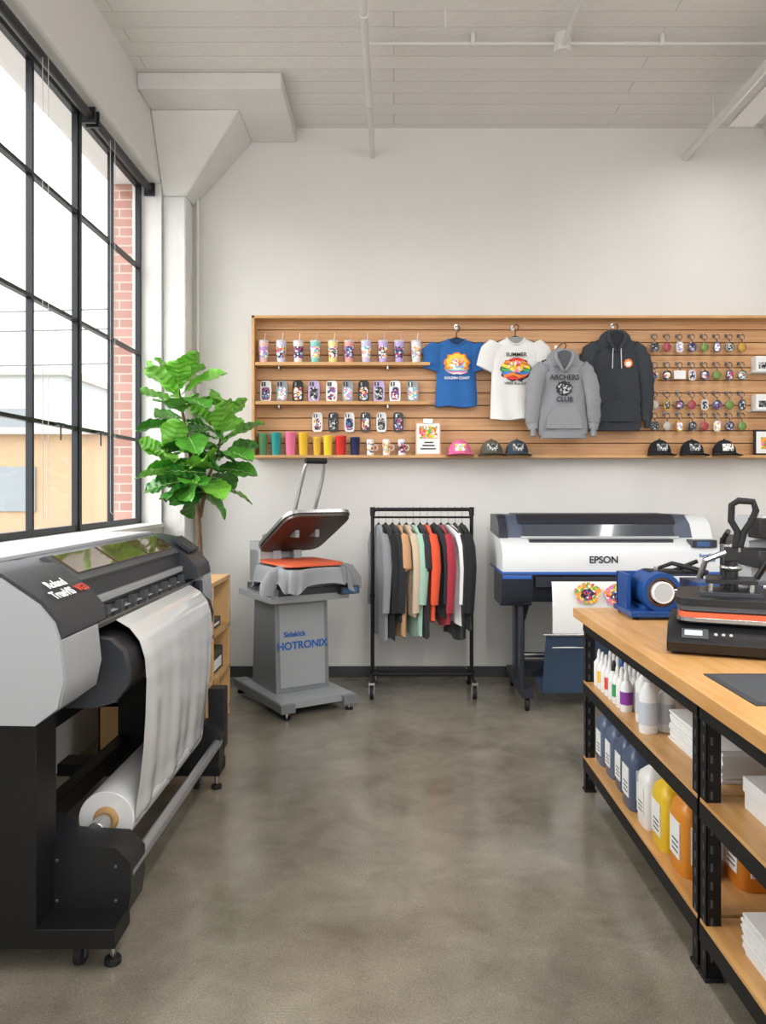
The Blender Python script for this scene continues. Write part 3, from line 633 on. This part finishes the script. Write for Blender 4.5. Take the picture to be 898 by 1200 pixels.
b.cyl((-.87,2.5,.25),(-.87,3.8,.25),.022,M('aluminium_tube','b5b7ba',.3,.8)); b.cyl((-.9,2.5,.19),(-.9,3.8,.19),.015,blackm)
rp=b.build(.006)
wt=M('logo_white','f2f2f2',.4); rt=M('logo_red','d9402f',.4)
sl=math.radians(53)
txt(rp,'logo_line_a','Roland',(-1.045,2.37,1.208),(sl*.66,0,pi/2),.045,wt); txt(rp,'logo_line_b','TrueVIS',(-1.008,2.34,1.183),(sl*.66,0,pi/2),.045,wt); txt(rp,'logo_line_c','VG3',(-1.008,2.48,1.183),(sl*.66,0,pi/2),.042,rt)
# ------------------------------------------------------------------ low shelf by left wall
ply=wood('plywood','d3ac7a','c59a66',(6,6,2))
b=B('plywood_shelf'); xa,xb,ya,yb=-1.62,-1.1,4.2,5.15
b.box(xa,xb,ya,yb,.9,.93,ply); b.box(xa,xb,ya,ya+.03,0,.9,ply); b.box(xa,xb,yb-.03,yb,0,.9,ply); b.box(xa,xa+.015,ya,yb,0,.9,ply); b.box(xa,xb,4.66,4.69,0,.9,ply)
for z in (.06,.32,.6): b.box(xa,xb,ya,yb,z-.015,z+.015,ply)
b.box(xa,xb-.02,ya,yb,0,.05,ply); b.build(.003)
b=B('shelf_supplies')
for y,z,w,h,m in ((4.3,.616,.3,.16,white),(4.75,.616,.25,.06,dgrey),(4.74,.336,.32,.14,M('bin_olive','4a4c3f',.6)),(4.3,.336,.28,.18,black),(4.76,.076,.22,.2,oak2),(4.3,.076,.3,.15,dgrey)):
    b.box(-1.5,-1.13,y,y+w,z,z+h,m); b.box(-1.13,-1.127,y+.05,y+w-.05,z+.02,z+h*.6,paper)
b.cyl((-1.25,5.04,.616),(-1.25,5.04,.8),.045,white); b.build(.006)
# ------------------------------------------------------------------ plant
b=B('fiddle_leaf_fig'); lg=[M('leaf_a','4a8c2f',.3,0,.1,40,.25,9),M('leaf_b','37762a',.32,0,.1,40,.25,9),M('leaf_c','74b83f',.3,0,.1,40,.2,9)]
rib=M('leaf_rib','b4d883',.45); bark=M('bark','6b5440',.9,0,.5,60,.2,20)
PX,PY=-1.37,5.42
b.lathe([(.12,0),(.13,.02),(.165,.3),(.17,.32),(.155,.32),(.15,.28)],(PX,PY,0),M('white_pot','d8d5cf',.5),32)
b.cyl((PX,PY,.27),(PX,PY,.285),.15,M('soil','3a2d22',.95))
stA=[(PX,PY,.28),(PX+.01,PY,.9),(PX-.01,PY-.02,1.35),(PX-.05,PY-.04,1.7),(PX-.11,PY-.06,2.05),(PX-.14,PY-.06,2.24)]
stB=[(PX,PY,1.3),(PX+.05,PY-.02,1.55),(PX+.13,PY-.02,1.75),(PX+.17,PY-.03,1.97)]
b.tube(stA,[.02,.018,.016,.013,.01,.006],bark,10); b.tube(stB,[.014,.012,.009,.006],bark,8)
stC=[(PX-.03,PY,1.45),(PX-.12,PY-.08,1.6),(PX-.2,PY-.12,1.75)]; b.tube(stC,[.012,.009,.006],bark,8)
def leaf(base,dirv,Ln,Wd,mat,droop,roll):
    d=Vector(dirv).normalized(); up=Vector((0,0,1)); side=d.cross(up).normalized(); nn=side.cross(d).normalized()
    side2=side*math.cos(roll)+nn*math.sin(roll); nn2=nn*math.cos(roll)-side*math.sin(roll)
    base=Vector(base)
    def f(u,v):
        t=u; w=Wd*.5*(math.sin(pi*min(1,t**1.35*.97+.03))**.6)*(1-.2*math.exp(-((t-.35)/.13)**2)); q=(v-.5)*2
        p=base+d*(Ln*(.08+t*.92))+side2*(w*q)+nn2*(abs(q)*w*.25-droop*Ln*t*t+.0055*math.sin(t*pi*13-abs(q)*3.5)+.01*math.sin(t*12+q*2)*abs(q))
        if p.x<-1.74: p.x=-1.74+(p.x+1.74)*.15
        if p.y>6.08: p.y=6.08
        if p.y>5.8 and p.x<-1.57: p.x=-1.57; 
        return p
    b.grid(f,22,8,mat)
    pts=[f(k/12*.98,.5)+nn2*.002 for k in range(13)]
    b.tube([base]+pts,[.004]+[.0036*(1-k/15) for k in range(13)],rib,6)
def at(st,t):
    t*=len(st)-1; i=min(int(t),len(st)-2); f=t-i; return tuple(st[i][k]*(1-f)+st[i+1][k]*f for k in range(3))
ph=0
for st,t0,t1,n in ((stA,.52,1.0,26),(stB,.2,1.0,22),(stC,.2,1,12)):
    for k in range(n):
        t=t0+(t1-t0)*k/(n-1); ph+=2.39996; e=1.0*(k/(n-1))**1.6-.15+random.uniform(-.25,.25)
        dv=(math.cos(ph)-.05,math.sin(ph)*.8-.15,math.tan(min(1.25,e)))
        Ln=random.uniform(.29,.36)*(1 if k<n-4 else .78)
        leaf(at(st,t),dv,Ln,Ln*random.uniform(.62,.76),lg[random.choice((0,0,1,1,2)) if k<n-8 else 2],random.uniform(.05,.4)*(1 if k<n-5 else .3),random.uniform(-.7,.7))
b.build(recalc=False)
# ------------------------------------------------------------------ work table
butcher=wood('butcher_block','d6a86f','c48f50',(14,1.2,10),.32)
b=B('work_table'); TX0,TX1,TY0,TY1,TZT=.905,2.1,.85,3.88,.9
b.box(TX0,TX1,TY0,TY1,.855,TZT,butcher)
LX=.95
def post(x,y):
    b.box(x,x+.004,y,y+.045,0,.855,blackm); b.box(x,x+.045,y,y+.004,0,.855,blackm); b.box(x-.006,x+.05,y-.006,y+.05,0,.012,rubber)
    for k in range(15):
        z=.06+k*.055; b.box(x+.012,x+.02,y-.0012,y,z,z+.025,dgrey); b.box(x-.0012,x,y+.016,y+.026,z,z+.025,dgrey)
for y in (3.8,2.40,2.335,.92):
    post(LX,y); post(2.0,y)
SM,SL=.545,.17
for (ya,yb) in ((2.4,3.845),(.92,2.38)):
    for z in (SM,SL,.855):
        b.box(LX-.004,LX+.03,ya,yb,z-.065,z-.012 if z!=.855 else z,blackm); b.box(2.01,2.04,ya,yb,z-.065,z-.012 if z!=.855 else z,blackm)
        b.box(LX,2.04,yb-.035,yb,z-.065,z-.012,blackm); b.box(LX,2.04,ya,ya+.03,z-.065,z-.012,blackm)
        if z!=.855: b.box(LX-.002,2.04,ya+.002,yb,z-.02,z,butcher)
b.build(.002)
b=B('ink_bottle_set'); cc=['e8e8e8','d8463c','2c5db0','f0c030','1c1c1e','8a3aa0','e8e8e8','2f9a5a']
for r in range(3):
    for i in range(8):
        x=LX+.05+r*.055; y=3.74-i*.062; c=M('bcap_'+cc[(i*3+r)%8],cc[(i*3+r)%8],.4); h=.14
        b.lathe([(.025,0),(.026,.005),(.026,h*.8),(.013,h*.92)],(x,y,SM),white,14); b.lathe([(.012,h*.92),(.011,h*1.1),(.005,h*1.25)],(x,y,SM),white if (i+r)%4 else c,12)
        b.lathe([(.0263,.03),(.0263,.085)],(x,y,SM),M('label_'+cc[(i*3+r)%8],cc[(i*3+r)%8],.6) if i%2 else paper,14)
b.build()
b=B('spray_bottle_set')
for x,y,h,r in ((1.03,3.16,.22,.035),(1.08,3.04,.2,.033),(1.0,3.02,.22,.036)):
    b.lathe([(r*.95,0),(r,.01),(r,h*.72),(r*.45,h*.85),(r*.45,h*.9)],(x,y,SM),white,20); b.lathe([(r*.5,h*.9),(r*.5,h),(r*.3,h*1.04)],(x,y,SM),lgrey,16); b.lathe([(r*1.01,h*.15),(r*1.01,h*.55)],(x,y,SM),M('label_pale_blue','c2c8d2',.6),20)
b.build()
def jug(x,y,c,w=.075,d=.06,h=.25,lab=True,name='ink_jug',z=SL):
    b=B(name,(x,y,z)); m=M('jug_'+c,c,.3)
    b.loft([RR(0,0,zz,w*s,d*s,4,28) for zz,s in ((0,.94),(.008,1),(h*.68,1),(h*.78,.9),(h*.86,.55),(h*.9,.35),(h*.93,.33))],m)
    b.cyl((0,0,h*.91),(0,0,h*1.01),w*.38,M('jug_cap_'+c,'1d2230' if c in('26345a','4d5a72','5a6780','2d3d63') else c,.4),n=20)
    b.tube([(w*.3,0,h*.88),(w*.75,0,h*.93),(w*.95,0,h*.82),(w*.85,0,h*.7)],.01,m,8)
    if lab:
        b.box(-w-.0015,-w+.002,-d*.6,d*.6,h*.18,h*.6,paper); b.box(-w*.6,w*.6,-d-.0015,-d+.002,h*.18,h*.6,paper); b.box(-w*.5,w*.4,-d-.002,-d,h*.45,h*.52,ink)
        for k in range(3): b.box(-w-.0022,-w,-d*.45,d*.3,h*(.24+.06*k),h*(.26+.06*k),dgrey)
    return b.build()
for y,c in ((3.72,'5a6780'),(3.56,'5a6780'),(3.4,'4d5a72')): jug(1.05,y,c,.06,.065,.27)
jug(1.03,3.22,'4d5a72',.06,.07,.29); jug(1.035,3.04,'e6e6e3',.06,.065,.26); jug(1.04,2.86,'e3bd2c',.065,.075,.28); jug(1.05,2.68,'d98a2a',.07,.075,.3)
jug(1.22,2.6,'d07c20',.08,.08,.28); jug(1.25,2.8,'e6e6e3',.08,.08,.28); jug(1.26,3.0,'e0b52a',.08,.075,.28); jug(1.25,3.35,'4d5a72',.07,.07,.27); jug(1.25,3.6,'5a6780',.07,.07,.27)
def stack(name,x0,x1,y0,y1,z,h,n,mat=paper):
    b=B(name)
    for i in range(n):
        o=random.uniform(-.006,.006); q=random.uniform(-.006,.006); b.box(x0+o,x1+o,y0+q,y1+q,z+h*i/n,z+h*(i+.9)/n,mat)
    return b.build()
stack('paper_stack',1.06,1.75,2.48,2.95,SM,.11,14)
stack('paper_stack',1.0,1.55,1.5,2.2,SL,.12,14)
b=B('white_carton'); b.box(1.05,1.42,2.05,2.3,SM,SM+.055,white); b.box(1.04,1.42,2.04,2.29,SM+.056,SM+.1,white); b.box(1.1,1.4,2.037,2.04,SM+.065,SM+.09,paper); b.build(.004)
b=B('white_carton'); b.box(1.35,1.6,2.45,2.515,SL,SL+.22,white); b.box(1.37,1.58,2.448,2.45,SL+.03,SL+.1,paper); b.build(.004)
b=B('folded_black_shirts'); 
for i in range(5):
    b.loft([RR(1.1+random.uniform(-.01,.01),1.86,SM+.026*i+q,hx,.13,4,28) for q,hx in ((0,.12),(.006,.13),(.018,.13),(.025,.12))],M('black_cloth','17181c',.95,0,.5,60))
b.build()
# ---- tabletop: mug press
b=B('mug_heat_press'); bl=M('press_blue','1f4a8a',.35,.1); Z=TZT; b.T=Matrix.Translation((.03,0,0))
b.box(1.05,1.5,3.5,3.78,Z+.015,Z+.04,bl)
for x in (1.08,1.47):
    for y in (3.53,3.75): b.cyl((x,y,Z),(x,y,Z+.016),.015,rubber,n=12)
b.box(1.06,1.08,3.6,3.76,Z+.04,Z+.2,bl); b.box(1.06,1.16,3.745,3.765,Z+.04,Z+.2,bl)
def ringp(r0,r1,y0,y1,a0,a1,m,cx=1.2,cz=Z+.125):
    n=30; o=[(cx+r1*math.cos(a0+(a1-a0)*k/n),cz+r1*math.sin(a0+(a1-a0)*k/n)) for k in range(n+1)]; i=[(cx+r0*math.cos(a0+(a1-a0)*k/n),cz+r0*math.sin(a0+(a1-a0)*k/n)) for k in range(n+1)]
    secs=[]
    for k in range(n+1): secs.append([(o[k][0],y0,o[k][1]),(o[k][0],y1,o[k][1]),(i[k][0],y1,i[k][1]),(i[k][0],y0,i[k][1])])
    b.loft(secs,m,smooth=True)
ringp(.068,.09,3.52,3.74,.3,2*pi-.1,bl); ringp(.056,.068,3.53,3.73,.35,2*pi-.15,M('heater_pad','6b4a34',.7))
b.cyl((1.2,3.505,Z+.125),(1.2,3.72,Z+.125),.05,white,n=36); b.torus((1.2,3.505,Z+.125),.046,.005,white,'y'); b.cyl((1.2,3.502,Z+.125),(1.2,3.506,Z+.125),.042,M('mug_inside','c2c6cb',.3),n=28)
b.box(1.12,1.28,3.54,3.73,Z+.04,Z+.06,bl)
b.cyl((1.29,3.63,Z+.12),(1.36,3.63,Z+.12),.014,steel)
b.prism([(1.36,Z+.04),(1.5,Z+.04),(1.5,Z+.1),(1.46,Z+.17),(1.36,Z+.17)],'y',3.52,3.74,bl); b.box(1.385,1.475,3.515,3.52,Z+.06,Z+.13,ink); b.box(1.4,1.45,3.512,3.515,Z+.09,Z+.12,M('lcd_green','86b6c9',.3))
b.tube([(1.22,3.66,Z+.22),(1.28,3.62,Z+.25),(1.36,3.56,Z+.23),(1.42,3.55,Z+.21)],[.008,.01,.012,.014],rubber,10); b.cyl((1.22,3.66,Z+.2),(1.22,3.66,Z+.23),.012,steel)
b.cyl((1.3,3.7,Z+.2),(1.4,3.62,Z+.26),.01,rubber); b.box(1.17,1.42,3.6,3.72,Z+.2,Z+.215,ink)
b.build(.004)
# ---- swing-away heat press
b=B('swing_heat_press'); b.T=Matrix.Translation((1.285,2.93,0))@Matrix.Rotation(math.radians(-22),4,'Z')@Matrix.Translation((-1.21,-2.94,0))
b.prism([(2.7,Z+.012),(2.68,Z+.05),(2.76,Z+.1),(3.16,Z+.1),(3.16,Z+.012)],'x',.99,1.43,black)
for x in (1.02,1.4):
    for y in (2.74,3.12): b.cyl((x,y,Z),(x,y,Z+.014),.018,rubber,n=12)
T=Matrix.Translation((1.08,2.72,Z+.076))@Matrix.Rotation(math.atan2(.05,.08),4,'X')
b.box(-.04,.05,-.025,.025,-.001,.004,dgrey,T=T); b.box(-.03,.03,-.012,.015,.004,.006,M('lcd_pale','b9c8d0',.3),T=T)
for k in range(3): b.cyl((.075+k*.025,0,0),(.075+k*.025,0,.006),.006,lgrey,n=10,T=T)
b.box(1.06,1.36,2.82,3.1,Z+.1,Z+.115,dgrey)
b.loft([RR(1.21,2.94,z,.19,.19,8,36) for z in (Z+.115,Z+.13)],steel,smooth=False)
b.loft([RR(1.21,2.94,z,.185,.185,8,36) for z in (Z+.13,Z+.15)],orange,smooth=False)
b.loft([RR(1.21,2.94,z,.19,.19,8,36) for z in (Z+.155,Z+.175)],dgrey,smooth=False); b.loft([RR(1.21,2.94,z,.195,.195,8,36) for z in (Z+.175,Z+.2)],black,smooth=False)
b.box(1.1,1.32,2.84,3.04,Z+.2,Z+.215,char)
for dx in (-.07,.07):
    for dy in (-.06,.06): b.cyl((1.21+dx,2.94+dy,Z+.215),(1.21+dx,2.94+dy,Z+.255),.01,steel,n=10)
b.box(1.12,1.3,2.86,3.02,Z+.245,Z+.26,black)
b.cyl((1.21,2.94,Z+.2),(1.21,2.94,Z+.36),.025,black); b.torus((1.21,2.94,Z+.3),.032,.01,steel); b.cyl((1.21,2.94,Z+.36),(1.21,2.94,Z+.39),.035,steel)
b.prism([(2.9,Z+.33),(2.9,Z+.38),(3.06,Z+.42),(3.2,Z+.4),(3.2,Z+.33)],'x',1.185,1.235,black)
b.cyl((1.21,3.17,Z+.0),(1.21,3.17,Z+.4),.035,black); b.box(1.13,1.29,3.12,3.24,Z,Z+.1,black)
for sx in (-.03,.03): b.tube([(1.21+sx,3.0,Z+.39),(1.22+sx,2.95,Z+.42),(1.23+sx,2.9,Z+.44)],.01,black,8)
b.tube([(1.225,2.9,Z+.38),(1.232,2.9,Z+.44),(1.21,2.9,Z+.48),(1.212,2.9,Z+.54),(1.235,2.9,Z+.556),(1.285,2.9,Z+.552),(1.295,2.9,Z+.52),(1.28,2.9,Z+.48),(1.255,2.9,Z+.44),(1.24,2.9,Z+.38)],.0125,rubber,12)
b.tube([(1.1,2.9,Z+.26),(1.12,2.88,Z+.33),(1.19,2.9,Z+.36)],.012,steel,8); b.tube([(1.3,2.96,Z+.26),(1.34,2.95,Z+.33),(1.39,2.92,Z+.34)],.012,black,8); b.ell((1.4,2.92,Z+.34),(.022,.022,.022),rubber)
b.build(.004)
# ---- desktop press behind
b=B('desktop_cap_press'); 
b.box(1.6,1.98,3.35,3.75,Z+.01,Z+.1,lgrey); b.box(1.62,1.96,3.34,3.36,Z+.02,Z+.08,ink)
for x in (1.63,1.95):
    for y in (3.4,3.7): b.cyl((x,y,Z),(x,y,Z+.012),.016,rubber,n=12)
b.prism([(3.5,Z+.1),(3.74,Z+.1),(3.74,Z+.44),(3.66,Z+.48),(3.42,Z+.48),(3.4,Z+.38),(3.55,Z+.36)],'x',1.64,1.9,lgrey)
b.box(1.6,1.94,3.36,3.6,Z+.25,Z+.33,black); b.box(1.62,1.92,3.36,3.62,Z+.15,Z+.18,steel); b.cyl((1.77,3.5,Z+.33),(1.77,3.5,Z+.4),.03,steel); b.box(1.61,1.66,3.38,3.5,Z+.38,Z+.47,ink)
b.build(.006)
b=B('cutting_mat'); b.box(1.0,1.6,2.12,2.48,Z,Z+.004,M('mat_charcoal','34363a',.7)); b.box(1.02,1.58,2.14,2.46,Z+.004,Z+.0045,M('mat_grey','404348',.7)); b.build()
# ------------------------------------------------------------------ light
w=bpy.data.worlds.new('overcast_sky'); S.world=w; w.use_nodes=True; bg=w.node_tree.nodes['Background']; bg.inputs[0].default_value=(.97,.985,1,1); bg.inputs[1].default_value=2.6
def sun(name,rot,st,ang,col=(1,1,1)):
    l=bpy.data.lights.new(name,'SUN'); l.energy=st; l.angle=math.radians(ang); l.color=col; o=bpy.data.objects.new(name,l); S.collection.objects.link(o); o.rotation_euler=rot
sun('hazy_sun',(math.radians(56),0,math.radians(-66)),6.0,65,(1,.99,.975))
# ------------------------------------------------------------------ camera
cam=bpy.data.cameras.new('camera'); co=bpy.data.objects.new('camera',cam); S.collection.objects.link(co); S.camera=co
co.location=(0,0,1.5); co.rotation_euler=(pi/2,0,0); cam.lens=27; cam.sensor_width=36; cam.sensor_fit='AUTO'; cam.shift_x=-13/1200; cam.shift_y=-27/1200; cam.clip_start=.05; cam.clip_end=300
S.view_settings.view_transform='Standard'; S.view_settings.look='None'; S.view_settings.exposure=0.12
